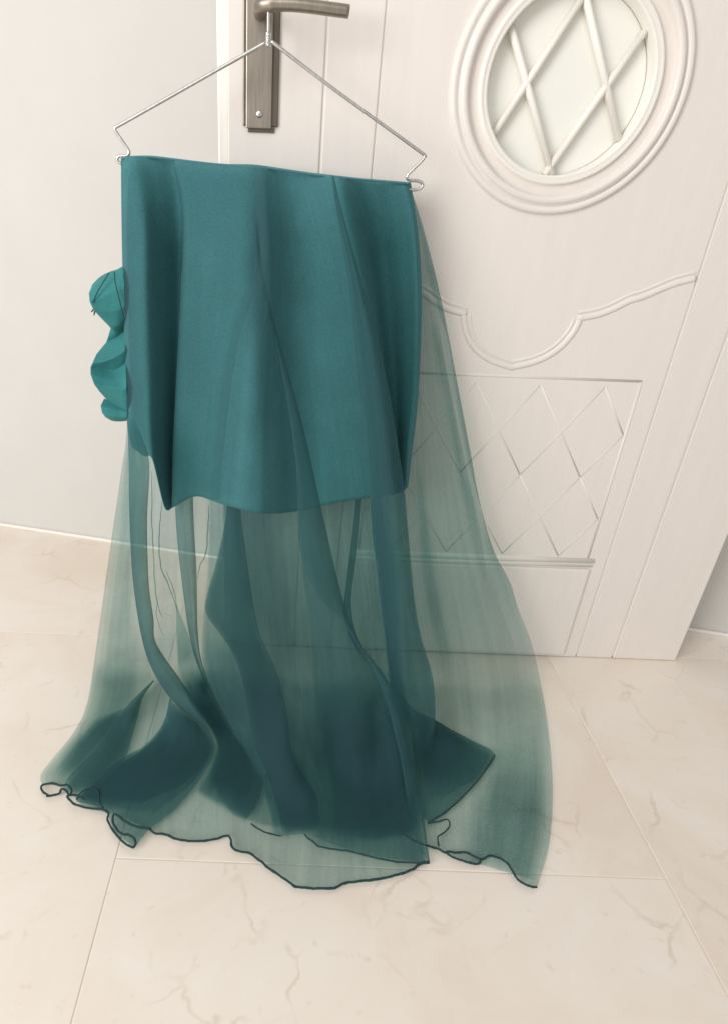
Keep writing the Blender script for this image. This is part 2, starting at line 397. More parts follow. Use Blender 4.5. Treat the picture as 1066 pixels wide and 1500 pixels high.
for k in range(15):
    a = pi*1.02-k*(pi*1.15/14); hk.append(hc+Vector((0.0125*cos(a), 0, 0.0125*sin(a))))
tube(bm, smooth_line(hk, 60), 0.0018, 8)
for k in range(2):
    tw = [apx+Vector((0.0026*cos(t*1.9+k*pi), 0.0026*sin(t*1.9+k*pi), -0.004+0.0011*t)) for t in range(14)]
    tube(bm, smooth_line(tw, 60), 0.0015, 6)
obj('hook', bm, M_wire, hang, True)

# ------------------------------------------------------------------ skirt
skirt = tag(empty('skirt', (0, -0.06, 0.0)), 'teal skirt with short opaque layer under long sheer veil, hanging against the white door', 'skirt')
ZW = 0.93
def surf(px, py, Y0, k, zf):
    """point where the sight line meets a cloth that slopes out from the door and turns onto the floor"""
    d = ray(px, py)
    # plane Y = Y0 - (ZW - z)*k  ->  y - k z = Y0 - ZW k
    t1 = (Y0 - ZW*k - (CAM_P.y - k*CAM_P.z))/(d.y - k*d.z)
    if d.z < -1e-4:
        t2 = (zf-CAM_P.z)/d.z; kk = 0.05
        h = max(kk-abs(t1-t2), 0)/kk; t = min(t1, t2)-h*h*kk*0.25
    else: t = t1
    return CAM_P+d*t
def layer(px, py, d):
    if d < 0.02: Y0, k = -0.014-0.3*d, 0.06+1.5*d
    elif d < 0.03: t = (d-0.02)/0.01; Y0, k = -0.020-0.094*t, 0.09+0.045*t
    else: Y0, k = -0.114-0.7*(d-0.03), 0.135+2.4*(d-0.03)
    return surf(px, py, Y0, k, 0.004+0.16*d)
def cat(a, b, c, d, t):
    return 0.5*((2*b)+(c-a)*t+(2*a-5*b+4*c-d)*t*t+(3*b-a-3*c+d)*t**3)
def sheet(name, lines, ds, m, parent, n=90, k=10, bulge=0.0, wob=0.0015, posf=layer, spline=True, thick=0.0, seed=0.0, wsc=1.0, bottom=None, soft=(0, 0, 0, 0), ripple=0.0):
    """cloth sheet through fold lines traced top to hem; ds = how far each fold stands off the door"""
    R = [smooth_line(l, n) for l in lines]; nl = len(R); bm = bmesh.new(); G = []
    bx = smooth_line(bottom, 400) if bottom else None
    if bx: bx = sorted(bx, key=lambda p: p.x)
    delta = {}; TH_, FO_ = [], []
    h2 = n//2; cum = [0.0]
    for j in range(nl-1): cum.append(cum[-1]+abs(R[j+1][h2].x-R[j][h2].x))
    sm = lambda v: v*v*(3-2*v)
    for i in [n-1]+list(range(n)) if bx else range(n):
        row = []
        first = bx is not None and len(delta) == 0 and i == n-1; first = first or (bx is not None and i == n-1 and not G)
        for j in range(nl-1):
            j0, j3 = max(0, j-1), min(nl-1, j+2)
            for q in range(k if j < nl-2 else k+1):
                t = q/k
                if spline and nl > 2:
                    x = cat(R[j0][i].x, R[j][i].x, R[j+1][i].x, R[j3][i].x, t); y = cat(R[j0][i].y, R[j][i].y, R[j+1][i].y, R[j3][i].y, t)
                    dd = cat(ds[j0], ds[j], ds[j+1], ds[j3], t)
                else:
                    tt = (1-cos(pi*t))/2 if bulge else t
                    x = R[j][i].x*(1-tt)+R[j+1][i].x*tt; y = R[j][i].y*(1-tt)+R[j+1][i].y*tt; dd = ds[j]*(1-t)+ds[j+1]*t
                    if bulge: dd += bulge*sin(pi*t)*min(1, i/(0.25*n))
                f = i/(n-1)
                if first:
                    q0 = min(bx, key=lambda p: abs(p.x-x)); delta[(j, q)] = q0.y-y; continue
                if bx: y += delta[(j, q)]*f**6
                dd += wob*(0.25+f)*wsc*noise.noise(Vector((x/38+seed*3.1, y/150, seed)))+0.5*wob*noise.noise(Vector((x/14+y/60, y/45, seed+9)))
                uc = cum[j]+(cum[j+1]-cum[j])*t; ut = (j+t)/(nl-1)
                if ripple: dd += ripple*noise.noise(Vector((uc/7.0, 2.5*f, seed*1.7)))
                den = 1.0
                for e, v in zip(soft, (ut, 1-ut, f, 1-f)):
                    if e: den *= sm(min(1.0, v/e))
                TH_.append(1-den); FO_.append((uc/9.0, 2.2*f, seed*2.3))
                row.append(bm.verts.new(posf(x, y, dd)))
        if not first: G.append(row)
    for i in range(n-1):
        for j in range(len(G[0])-1):
            bm.faces.new((G[i][j], G[i][j+1], G[i+1][j+1], G[i+1][j]))
    me = bpy.data.meshes.new(name); bm.to_mesh(me); bm.free()
    if m is M_org:
        at = me.attributes.new('thin', 'FLOAT', 'POINT'); at.data.foreach_set('value', TH_)
        at = me.attributes.new('fold', 'FLOAT_VECTOR', 'POINT'); at.data.foreach_set('vector', [c for v in FO_ for c in v])
    o = link(name, me, m, parent, True)
    if thick:
        s = o.modifiers.new('thick', 'SOLIDIFY'); s.thickness = thick; s.offset = 0
    return o
def hem(parent, pl, d, r=0.0017, n=None, name='rolled_hem', m=None, amp=0.0018):
    n = n or len(pl)*10
    pts = []
    for i, p in enumerate(smooth_line(pl, n)):
        q = layer(p.x, p.y, d+0.002); e = noise.noise(Vector((p.x/9, p.y/9, d*50)))
        pts.append(q+Vector((0.4*amp*e, 0.4*amp*noise.noise(Vector((p.x/7, p.y/7, 4))), amp*0.5*(e+0.6))))
    bm = bmesh.new(); rr = [r*(0.85+0.4*abs(noise.noise(Vector((p.x*160, p.y*160, 1))))) for p in pts]
    tube(bm, pts, rr, 7); return obj(name, bm, m or M_hem, parent, True)

# --- opaque lining
def lin(px, py, d): return surf(px, py, -0.056-1.15*d, 0.10, -1.0)
lining_lines = [
 [(178, 233), (179, 330), (181, 430), (184, 530), (187, 620), (194, 655)],
 [(186, 231), (192, 330), (195, 430), (199, 530), (205, 620), (212, 668)],
 [(200, 230), (212, 330), (214, 430), (217, 530), (220, 610), (224, 674)],
 [(222, 230), (232, 300), (236, 430), (240, 560), (240, 650), (241, 742)],
 [(250, 233), (262, 310), (264, 430), (259, 560), (255, 650), (252, 744)],
 [(258, 234), (272, 310), (268, 430), (261, 560), (257, 650), (256, 742)],
 [(290, 238), (300, 330), (296, 430), (290, 560), (287, 650), (288, 727)],
 [(330, 242), (338, 330), (334, 430), (330, 560), (330, 650), (328, 739)],
 [(372, 243), (372, 330), (374, 430), (378, 560), (382, 650), (384, 752)],
 [(410, 248), (418, 330), (424, 430), (430, 560), (438, 650), (440, 748)],
 [(450, 254), (460, 330), (468, 430), (474, 560), (482, 650), (488, 737)],
 [(484, 258), (496, 330), (512, 430), (526, 560), (538, 650), (542, 729)],
 [(500, 260), (516, 330), (536, 430), (553, 560), (562, 650), (564, 727)],
 [(530, 263), (548, 330), (562, 430), (573, 560), (578, 650), (578, 724)],
 [(566, 266), (584, 330), (594, 430), (594, 560), (590, 650), (588, 720)],
 [(590, 268), (604, 330), (610, 430), (607, 560), (598, 650), (594, 716)],
 [(601, 269), (613, 350), (617, 450), (612, 580), (603, 660), (597, 712)]]
lining_d = [-0.014, 0.012, 0.022, -0.004, -0.028, 0.006, 0.016, 0.032, 0.038, -0.022, -0.014, 0.010, 0.018, -0.034, -0.018, 0.000, -0.016]
def lin2(px, py, d):
    f = min(1.0, max(0.0, (py-236)/130.0)); return lin(px, py, d*(0.25+0.75*f))
lining = sheet('lining', lining_lines, lining_d, M_lining, skirt, n=80, k=7, wob=0.0012, posf=lin2, thick=0.0012, seed=1)
def strip_tube(name, pl, d, r, m, posf, par, n=80):
    bm = bmesh.new(); tube(bm, [posf(p.x, p.y, d) for p in smooth_line(pl, n)], r, 7); return obj(name, bm, m, par, True)
top = [(178, 233), (186, 231), (200, 230), (222, 230), (250, 233), (290, 238), (330, 242), (372, 243), (410, 248), (450, 254), (484, 258), (530, 263), (566, 266), (601, 269)]
strip_tube('waist_piping', top, 0.004, 0.0017, M_lining, lin2, lining)

# --- sheer organza panels: name of every one is the same, most are pieces of the overlay
def pan(lines, ds, seed, rep=1, **kw):
    kw.setdefault('ripple', 0.0016)
    for r in range(1, rep): sheet('organza_panel', lines, [d-0.0035*r for d in ds], M_org, skirt, seed=seed+0.31*r, **kw)
    return sheet('organza_panel', lines, ds, M_org, skirt, seed=seed, **kw)
L_left = [(190, 275), (188, 450), (186, 625), (178, 690), (165, 780), (151, 880), (141, 950), (128, 1030), (108, 1073), (80, 1108), (60, 1135), (62, 1150)]
back = pan([L_left,
 [(230, 275), (232, 450), (235, 625), (232, 690), (226, 780), (220, 880), (214, 950), (205, 1030), (195, 1080), (175, 1130), (160, 1165), (168, 1192)],
 [(290, 275), (292, 450), (296, 625), (296, 690), (296, 780), (294, 880), (290, 950), (285, 1030), (280, 1080), (275, 1140), (272, 1190), (275, 1231)],
 [(350, 275), (356, 450), (364, 625), (368, 690), (370, 780), (372, 880), (374, 950), (372, 1030), (370, 1100), (368, 1160), (362, 1215), (365, 1248)],
 [(430, 275), (440, 450), (455, 625), (460, 690), (464, 780), (470, 880), (472, 950), (474, 1030), (474, 1100), (472, 1180), (466, 1250), (460, 1301)],
 [(520, 285), (535, 450), (550, 625), (556, 690), (562, 780), (570, 880), (576, 950), (584, 1030), (592, 1100), (600, 1180), (612, 1240), (628, 1266)]],
 [0.0, 0.004, -0.003, 0.005, 0.012, 0.018], 2, n=120, k=16, wob=0.003, bottom=[(58, 1150), (80, 1150), (104, 1163), (125, 1183), (160, 1191), (200, 1206), (218, 1214), (228, 1221), (243, 1222), (258, 1229), (277, 1232), (300, 1232), (318, 1229), (333, 1224), (338, 1230), (341, 1241), (350, 1247), (366, 1250), (382, 1262), (405, 1280), (420, 1289), (433, 1299), (450, 1301), (470, 1302), (490, 1301), (505, 1294), (530, 1291), (560, 1287), (590, 1279), (605, 1273), (614, 1266), (628, 1264)])
hem(back, [(72, 1166), (65, 1162), (61, 1155), (63, 1150), (72, 1148), (80, 1148), (91, 1151), (99, 1150), (105, 1157), (103, 1164), (98, 1160), (93, 1156), (89, 1158), (88, 1162), (80, 1165), (68, 1167)], 0.006, 0.0018)
hem(back, [(124, 1170), (110, 1165), (99, 1166), (102, 1172), (110, 1178), (125, 1183), (150, 1186), (159, 1191), (158, 1201), (165, 1215), (178, 1231), (194, 1241), (199, 1237), (197, 1229), (188, 1223), (180, 1222), (171, 1215), (166, 1204), (167, 1193), (173, 1196), (186, 1205), (200, 1211), (219, 1214)], 0.034, 0.0018)
hem(back, [(218, 1214), (228, 1221), (243, 1222), (258, 1229), (277, 1232), (300, 1232), (318, 1229), (333, 1224), (338, 1230), (340, 1241), (350, 1247), (366, 1250), (382, 1262), (405, 1280), (420, 1289), (433, 1299), (450, 1301), (470, 1302), (490, 1301), (505, 1294), (530, 1291), (560, 1287), (590, 1279), (605, 1273), (614, 1266), (628, 1264)], 0.010, 0.0018)
# right back panel and its doubled edge
R_edge = [(601, 275), (618, 330), (638, 405), (655, 485), (670, 565), (688, 660), (702, 735), (722, 805), (746, 852), (757, 888), (780, 950), (800, 1050), (809, 1150), (804, 1235), (786, 1300)]
rb = pan([[(540, 290), (545, 330), (548, 405), (548, 485), (545, 565), (545, 660), (545, 735), (550, 805), (558, 870), (566, 940), (575, 1010), (590, 1080), (608, 1160), (624, 1240)],
 [(580, 290), (596, 330), (612, 405), (622, 485), (628, 565), (638, 660), (645, 735), (655, 805), (665, 870), (680, 940), (690, 1010), (696, 1080), (698, 1160), (700, 1264)], R_edge],
 [0.002, 0.010, 0.002], 3, n=110, k=16, wob=0.003, bottom=[(624, 1238), (640, 1243), (652, 1250), (668, 1258), (690, 1264), (700, 1262), (706, 1259), (716, 1254), (730, 1257), (742, 1264), (750, 1276), (757, 1288), (772, 1297), (788, 1300)])
hem(rb, [(626, 1239), (640, 1243), (652, 1250), (668, 1258), (690, 1265), (700, 1265), (703, 1259), (696, 1257)], 0.008)
hem(rb, [(652, 1248), (668, 1249), (682, 1249), (695, 1256), (706, 1259), (716, 1254), (730, 1257), (742, 1264), (750, 1276), (757, 1288), (772, 1297), (786, 1300)], 0.010)
pan([[(600, 285), (612, 345), (622, 405), (642, 460), (654, 500), (666, 580), (680, 655), (692, 705), (703, 745), (708, 800), (716, 840), (730, 880), (744, 905)],
     [(602, 278), (619, 332), (638, 405), (655, 485), (670, 565), (688, 660), (702, 735), (722, 805), (746, 852), (756, 884), (760, 900), (764, 930), (768, 960)]],
    [0.006, 0.004], 4, n=80, soft=(0.5, 0, 0, 0.3), k=4)
if 0: pan([[(606, 420), (618, 520), (608, 640), (600, 740), (606, 850), (620, 940), (640, 1030), (655, 1120), (655, 1190), (652, 1236)],
     [(640, 410), (662, 520), (684, 640), (701, 740), (728, 830), (754, 900), (766, 990), (770, 1090), (770, 1180), (768, 1280)]],
    [0.012, 0.010], 5, rep=1, n=90, k=14, bulge=0.006, wob=0.004)
#pan([[(744, 1085), (715, 1130), (690, 1170), (664, 1200), (652, 1230)], [(774, 1090), (774, 1150), (772, 1200), (770, 1250), (760, 1280)]], [0.014, 0.012], 6, n=40, k=12, wob=0.004)

pan([[(188, 600), (182, 680), (170, 780), (156, 880), (146, 950), (133, 1030), (114, 1073), (90, 1106), (84, 1146)], [(200, 600), (204, 680), (206, 780), (208, 880), (216, 950), (222, 990), (205, 1030), (185, 1075), (165, 1120)]], [0.018, 0.019], 53, n=90, soft=(0.3, 0.5, 0.1, 0.2), k=10, wob=0.004)
pan([[(618, 430), (640, 560), (666, 700), (688, 800), (702, 900)], [(634, 430), (657, 560), (686, 700), (708, 800), (716, 900)]], [0.010, 0.011], 60, n=70, k=8, soft=(0.6, 0.1, 0.2, 0.4))
pan([[(606, 640), (612, 760), (622, 870), (640, 960), (652, 1040)], [(616, 640), (630, 760), (648, 870), (668, 960), (690, 1040)]], [0.011, 0.012], 61, n=70, k=8, soft=(0.2, 0.5, 0.3, 0.4))
pan([[(712, 1060), (700, 1130), (680, 1190), (668, 1256)], [(790, 1040), (800, 1130), (798, 1210), (784, 1290)]], [0.008, 0.006], 62, n=60, k=10, soft=(0.35, 0.15, 0.6, 0))  # extra sheet added to darken the veil where floor contact shade falls
# wrinkles in the bright gap and the dark stem
def crease(pl, d, r=0.0011):
    bm = bmesh.new()
    pts = [layer(p.x+1.2*noise.noise(Vector((p.y/14, p.x/30, d*90))), p.y, d) for p in smooth_line(pl, 80)]
    tube(bm, pts, [r*(0.25+0.75*sin(pi*min(1, max(0, i/79)))**0.6) for i in range(80)], 6); return obj('crease', bm, M_org, back, True)
crease([(223, 690), (223, 750), (224, 800), (227, 850), (230, 880), (229, 900), (234, 918), (240, 932)], 0.007)
crease([(229, 870), (232, 890), (238, 905)], 0.007, 0.0008)
crease([(238, 735), (233, 790), (236, 830), (244, 850), (252, 870), (258, 888), (262, 905)], 0.008, 0.0013)
crease([(243, 835), (249, 850), (256, 868), (259, 890)], 0.008, 0.0009)
crease([(306, 740), (304, 790), (300, 815), (293, 828), (290, 850)], 0.008)
pan([[(258, 885), (259, 937), (262, 990)], [(259, 885), (276, 930), (290, 968)]], [0.008, 0.010], 8, n=40, soft=(0, 0, 0, 0.2), k=6)
pan([[(523, 715), (515, 790), (509, 840), (504, 880), (503, 900), (512, 930), (530, 965)], [(531, 715), (525, 790), (520, 830), (515, 870), (515, 895), (522, 928), (546, 980)]], [0.010, 0.010], 10, rep=2, n=60, soft=(0, 0, 0, 0.15), k=5, bulge=0.004)
pan([[(523, 715), (515, 790), (509, 840), (504, 880), (503, 900), (512, 930), (530, 965)], [(530, 715), (524, 790), (519, 830), (514, 870), (514, 895), (520, 928), (544, 980)]], [0.007, 0.007], 11, n=60, soft=(0, 0, 0, 0.2), k=5)

# left folded band that runs down into the flounce
b1L = [(186, 590), (188, 640), (189, 680), (190, 760), (195, 850), (207, 930), (222, 978), (249, 1022), (276, 1046), (302, 1066), (316, 1090)]
b1R = [(187, 592), (208, 640), (219, 680), (216, 760), (218, 850), (225, 905), (229, 942), (262, 992), (285, 1025), (308, 1060), (318, 1086)]
pan([b1L, b1R], [0.034, 0.040], 12, rep=2, n=110, soft=(0, 0, 0.1, 0.08), k=10, bulge=0.010)
pan([[(186, 590), (189, 640), (191, 680), (192, 760), (197, 850), (209, 930), (224, 978), (250, 1020), (277, 1044), (300, 1064), (312, 1085)], b1R], [0.030, 0.034], 13, n=110, soft=(0.2, 0.3, 0.1, 0.15), k=6)
leafL = [(225, 996), (206, 1014), (186, 1035), (164, 1066), (142, 1096), (118, 1120), (98, 1142), (94, 1158)]
leafR = [(226, 998), (210, 1022), (202, 1052), (194, 1082), (187, 1106), (172, 1130), (150, 1160), (140, 1184)]
pan([leafL, leafR], [0.026, 0.024], 14, rep=2, n=60, soft=(0, 0.15, 0, 0.1), k=6, bulge=0.004)
pan([leafL, leafR], [0.022, 0.020], 15, n=60, soft=(0.1, 0.35, 0, 0.2), k=6)
pan([[(190, 1035), (160, 1044), (134, 1056), (110, 1080), (86, 1112), (66, 1142)], [(205, 1022), (186, 1050), (160, 1085), (130, 1118), (106, 1142), (98, 1158)]], [0.010, 0.014], 16, rep=2, n=50, soft=(0.35, 0.3, 0.3, 0.25), k=8, wob=0.004)
q2L = [(249, 1022), (242, 1052), (228, 1076), (208, 1095), (187, 1106), (160, 1126), (136, 1150), (116, 1166), (112, 1174)]
q2R = [(276, 1046), (302, 1066), (315, 1088), (314, 1106), (302, 1128), (281, 1158), (258, 1184), (236, 1202), (217, 1217), (198, 1241)]
fl = pan([q2L, [(255, 1030), (254, 1058), (244, 1082), (226, 1102), (206, 1122), (182, 1146), (164, 1168), (152, 1186)], [(262, 1035), (270, 1060), (264, 1085), (250, 1108), (230, 1132), (208, 1160), (190, 1188), (176, 1208), (170, 1220)], q2R], [0.030, 0.036, 0.040, 0.034], 17, rep=2, n=70, k=10, wob=0.005)
pan([q2L, [(262, 1035), (270, 1060), (266, 1085), (252, 1108), (232, 1130), (212, 1150), (196, 1168), (182, 1180), (165, 1185)], [(276, 1048), (300, 1067), (312, 1088), (310, 1106), (298, 1126), (280, 1148), (260, 1165), (238, 1180), (222, 1196)]], [0.020, 0.028, 0.022], 18, n=70, soft=(0.1, 0, 0.1, 0.08), k=10, wob=0.005)
pan([[(249, 1024), (241, 1056), (226, 1080), (206, 1099), (180, 1116), (156, 1138), (140, 1160), (140, 1180)], [(274, 1048), (297, 1068), (309, 1090), (306, 1108), (290, 1130), (262, 1152), (230, 1166), (200, 1180)]], [0.012, 0.016], 44, rep=2, n=60, soft=(0.12, 0.08, 0.12, 0.1), k=10, wob=0.006, bulge=0.006)
pan([[(240, 1060), (215, 1085), (185, 1110), (160, 1140), (160, 1170)], [(290, 1062), (305, 1090), (300, 1115), (270, 1140), (230, 1170)]], [0.010, 0.008], 45, n=50, soft=(0.4, 0.4, 0.3, 0.35), k=10, wob=0.008)
hem(fl, [(112, 1172), (120, 1160), (134, 1155), (144, 1161), (146, 1176), (152, 1184)], 0.030, 0.0011)

# folds between the two bright gaps
pan([[(258, 600), (256, 650), (257, 742), (260, 790), (264, 830), (269, 870), (276, 920), (285, 960), (300, 1000), (325, 1050), (352, 1100), (365, 1150)],
     [(284, 600), (283, 650), (283, 725), (285, 780), (288, 830), (289, 880), (290, 925), (296, 970), (314, 1018), (340, 1066), (362, 1105), (378, 1150)]], [0.014, 0.018], 19, rep=2, n=100, soft=(0, 0, 0, 0.2), k=8, bulge=0.006)
pan([[(262, 990), (268, 1010), (285, 1040), (306, 1062), (317, 1088), (313, 1108), (301, 1130), (290, 1148), (284, 1160)],
     [(291, 966), (306, 1005), (330, 1050), (352, 1085), (372, 1112), (384, 1140), (380, 1165), (368, 1190), (358, 1204)]], [0.020, 0.026], 20, rep=2, n=60, soft=(0.1, 0, 0.2, 0.04), k=10, wob=0.006)
pan([[(258, 888), (260, 940), (264, 995), (285, 1042), (307, 1064), (317, 1090), (312, 1110), (302, 1130), (292, 1146), (288, 1156)],
     [(270, 905), (285, 950), (302, 995), (328, 1045), (350, 1083), (370, 1112), (386, 1142), (384, 1168), (372, 1192), (360, 1200)]], [0.014, 0.020], 21, n=60, soft=(0.15, 0.05, 0.25, 0.08), k=10, wob=0.006)

pan([[(268, 1000), (296, 1048), (311, 1070), (317, 1092), (311, 1114), (304, 1132), (300, 1150)],
     [(290, 975), (308, 1014), (332, 1058), (354, 1090), (370, 1120), (372, 1150), (360, 1180)]], [0.010, 0.012], 46, rep=2, n=50, soft=(0.15, 0.1, 0.2, 0.1), k=8, wob=0.006)
pan([[(280, 1040), (312, 1080), (317, 1098), (310, 1122), (306, 1140)], [(318, 1030), (340, 1070), (362, 1105), (372, 1130), (365, 1160)]], [0.008, 0.009], 47, n=50, soft=(0.3, 0.3, 0.3, 0.25), k=8, wob=0.006)
# broad front sheet
f0L_top = [(371, 245), (376, 385), (352, 442), (334, 500), (320, 590), (310, 680), (306, 732)]
f0L = [(371, 245), (376, 385), (352, 442), (334, 500), (320, 590), (310, 680), (306, 735), (305, 800), (303, 850), (298, 900), (296, 965), (310, 1018), (336, 1066), (356, 1092), (378, 1130), (392, 1170), (400, 1208)]
f0R = [(488, 260), (530, 410), (565, 550), (582, 650), (592, 720), (600, 820), (606, 880), (616, 935), (632, 985), (637, 1030), (634, 1078), (618, 1110), (614, 1180), (622, 1242)]
def over(px, py, d):
    f = min(1.0, max(0.0, (py-236)/130.0)); return lin(px, py, d*(0.25+0.75*f)+0.019)
tk = lining_lines[:7]+[f0L_top, [(x+16, y+(2 if k == 0 else 0)) for k, (x, y) in enumerate(f0L_top)]]
sheet('organza_panel', tk, lining_d[:7]+[0.034, 0.036], M_org, skirt, n=90, k=8, wob=0.002, posf=over, seed=35)
sheet('organza_panel', lining_lines[11:], lining_d[11:], M_org, skirt, n=90, k=8, wob=0.002, posf=over, seed=36)
front = pan([f0L,
 [(384, 246), (392, 400), (378, 500), (366, 600), (356, 700), (354, 750), (356, 800), (362, 850), (368, 900), (380, 965), (396, 1030), (412, 1080), (425, 1120), (438, 1160), (444, 1195), (446, 1222)],
 [(405, 249), (418, 450), (425, 620), (434, 720), (440, 800), (446, 860), (452, 920), (460, 985), (470, 1050), (482, 1100), (492, 1140), (502, 1180), (508, 1215), (512, 1250)],
 [(430, 253), (470, 430), (495, 590), (510, 690), (518, 780), (526, 850), (536, 920), (548, 985), (556, 1050), (562, 1100), (566, 1140), (568, 1180), (570, 1215), (572, 1258)], f0R],
 [0.052, 0.078, 0.056, 0.034, 0.036], 22, n=120, k=12, soft=(0.04, 0, 0, 0), wob=0.004, bottom=[(385, 1214), (398, 1222), (412, 1225), (446, 1222), (456, 1232), (468, 1240), (490, 1244), (520, 1249), (550, 1257), (575, 1262), (600, 1264), (628, 1262)])
hem(front, [(368, 1207), (382, 1216), (398, 1222), (412, 1225)], 0.034, 0.0013)
hem(front, [(446, 1222), (456, 1232), (468, 1240), (490, 1244), (520, 1249), (550, 1257), (575, 1262), (600, 1264), (615, 1264), (628, 1262)], 0.050, 0.0013)
hem(front, [(585, 1218), (600, 1228), (615, 1236), (632, 1241)], 0.040, 0.0012)
# fold left of centre (over-dark band falling to the hem)
p3L = [(330, 600), (331, 670), (332, 745), (325, 790), (314, 835), (304, 870), (302, 898), (322, 928), (340, 955), (356, 1000), (371, 1084), (388, 1125), (408, 1189), (413, 1228)]
p3R = [(351, 600), (352, 670), (353, 748), (359, 800), (366, 850), (374, 900), (384, 937), (404, 980), (414, 1015), (422, 1060), (428, 1105), (448, 1140), (463, 1165), (470, 1214)]
pan([p3L, p3R], [0.015, 0.019], 23, rep=2, n=110, soft=(0, 0.0, 0, 0.06), k=8, bulge=0.004)
pan([p3L, [(351, 600), (352, 650), (351, 748), (356, 800), (362, 850), (370, 900), (382, 940), (400, 980), (411, 1015), (420, 1060), (430, 1105), (450, 1140), (463, 1165), (468, 1209)]], [0.012, 0.015], 24, rep=2, n=110, soft=(0.1, 0.2, 0.1, 0.1), k=6)
pan([[(380, 1165), (388, 1140), (396, 1120), (384, 1175), (372, 1200)], [(384, 1140), (392, 1130), (388, 1150), (378, 1185), (366, 1204)]], [0.020, 0.020], 25, n=30, soft=(0, 0, 0.2, 0.3), k=4)
# main front fold
edge = [(372, 262), (386, 400), (410, 500), (438, 600), (461, 700), (478, 780), (502, 880), (530, 948), (560, 986), (577, 1012), (592, 1050), (601, 1090), (606, 1120), (615, 1160), (621, 1200), (625, 1235), (629, 1264)]
m1 = pan([[(370, 300), (372, 400), (398, 500), (424, 620), (435, 720), (437, 793), (441, 837), (449, 890), (454, 940), (455, 1010), (453, 1034), (457, 1074), (469, 1101), (478, 1140), (476, 1180), (468, 1210), (450, 1222)],
   [(371, 300), (380, 420), (406, 520), (432, 640), (450, 730), (460, 800), (474, 870), (492, 930), (508, 975), (520, 1020), (530, 1060), (538, 1100), (545, 1140), (546, 1180), (544, 1215), (540, 1240), (538, 1252)], edge],
   [0.052, 0.062, 0.056], 26, n=120, soft=(0.12, 0, 0.1, 0), k=10, wob=0.004)
pan([[(371, 300), (384, 420), (408, 520), (428, 630), (436, 720), (438, 795), (461, 866), (497, 905), (546, 980), (566, 1030), (578, 1075), (588, 1120), (598, 1180), (612, 1240), (628, 1262)],
     [(373, 300), (388, 410), (411, 505), (438, 602), (461, 700), (480, 785), (503, 880), (530, 946), (560, 985), (582, 1024), (598, 1078), (606, 1120), (616, 1165), (624, 1225), (629, 1262)]],
     [0.066, 0.062], 27, rep=2, n=110, soft=(0.0, 0, 0.15, 0), k=7, bulge=0.004)
pan([[(524, 1010), (511, 1060), (507, 1111), (505, 1180), (506, 1224)], [(558, 986), (578, 1020), (590, 1055), (602, 1120), (606, 1190)]], [0.026, 0.024], 48, n=60, soft=(0.03, 0.08, 0.5, 0.05), k=10, wob=0.006)
pan([[(478, 900), (466, 1010), (470, 1090), (482, 1140), (486, 1180), (480, 1216)], [(545, 975), (560, 1020), (572, 1080), (580, 1140), (584, 1180), (580, 1222)]], [0.021, 0.022], 49, n=60, soft=(0.1, 0.3, 0.5, 0.06), k=10, wob=0.006)
pan([[(556, 985), (548, 1060), (546, 1120), (546, 1180), (552, 1226)],
     [(560, 985), (580, 1020), (592, 1055), (600, 1095), (606, 1130), (612, 1165), (600, 1200), (590, 1215)]], [0.058, 0.050], 28, n=60, soft=(0.04, 0.1, 0.35, 0.04), k=10, wob=0.005)
if 0: pan([[(330, 480), (335, 560), (345, 650), (352, 745)], [(369, 404), (396, 520), (424, 640), (436, 740)]], [0.044, 0.050], 29, n=60, k=10)
# right folded band from the waist seam
p6L = [(487, 258), (492, 300), (512, 400), (528, 550), (538, 690), (542, 730), (545, 785), (551, 830), (556, 878), (563, 927), (567, 964), (572, 1010), (585, 1050), (602, 1084)]
p6R = [(489, 258), (506, 330), (538, 440), (565, 550), (582, 650), (592, 720), (601, 820), (607, 880), (617, 935), (632, 985), (637, 1030), (634, 1070), (622, 1098), (606, 1114)]
pan([p6L, [(488, 258), (502, 320), (528, 430), (552, 560), (566, 660), (575, 735), (580, 800), (586, 850), (588, 900), (590, 950), (592, 990), (600, 1030), (608, 1065), (606, 1098)], p6R], [0.050, 0.062, 0.054], 30, rep=2, n=110, soft=(0, 0, 0.0, 0.08), k=8)
pan([p6L, [(488, 258), (500, 320), (525, 430), (545, 560), (560, 660), (578, 735), (588, 800), (590, 850), (589, 900), (589, 950), (590, 990), (596, 1030), (604, 1065), (604, 1098)]], [0.042, 0.046], 31, n=110, soft=(0.1, 0.3, 0.1, 0.3), k=6)
pan([[(541, 715), (545, 785), (551, 830), (556, 878), (563, 927), (567, 964), (574, 1010), (586, 1050), (600, 1080)], [(560, 715), (580, 800), (586, 850), (588, 900), (590, 950), (592, 990), (600, 1030), (612, 1065), (612, 1098)]], [0.019, 0.019], 50, rep=3, n=80, soft=(0.0, 0.6, 0.1, 0.3), k=6, wob=0.003)
pan([[(300, 905), (299, 962), (313, 1018), (342, 1072), (374, 1130)], [(330, 905), (348, 960), (360, 1018), (372, 1084), (388, 1130)]], [0.022, 0.022], 54, n=60, k=8, soft=(0.05, 0.2, 0.3, 0.2))
pan([[(432, 1060), (440, 1090), (456, 1130), (470, 1170), (468, 1218)], [(545, 880), (566, 980), (596, 1070), (610, 1150), (612, 1226)]], [0.014, 0.015], 55, n=60, k=14, wob=0.006, soft=(0.3, 0.06, 0.55, 0.05))
pan([[(372, 1020), (376, 1084), (392, 1125), (408, 1180), (414, 1224)], [(420, 1020), (430, 1090), (456, 1140), (470, 1175), (474, 1220)]], [0.016, 0.017], 56, n=60, k=10, wob=0.006, soft=(0.05, 0.2, 0.4, 0.04))
lowL = [(306, 640), (306, 735), (305, 830), (299, 900), (297, 965), (311, 1018), (337, 1066), (357, 1092), (379, 1130), (392, 1175), (402, 1212)]
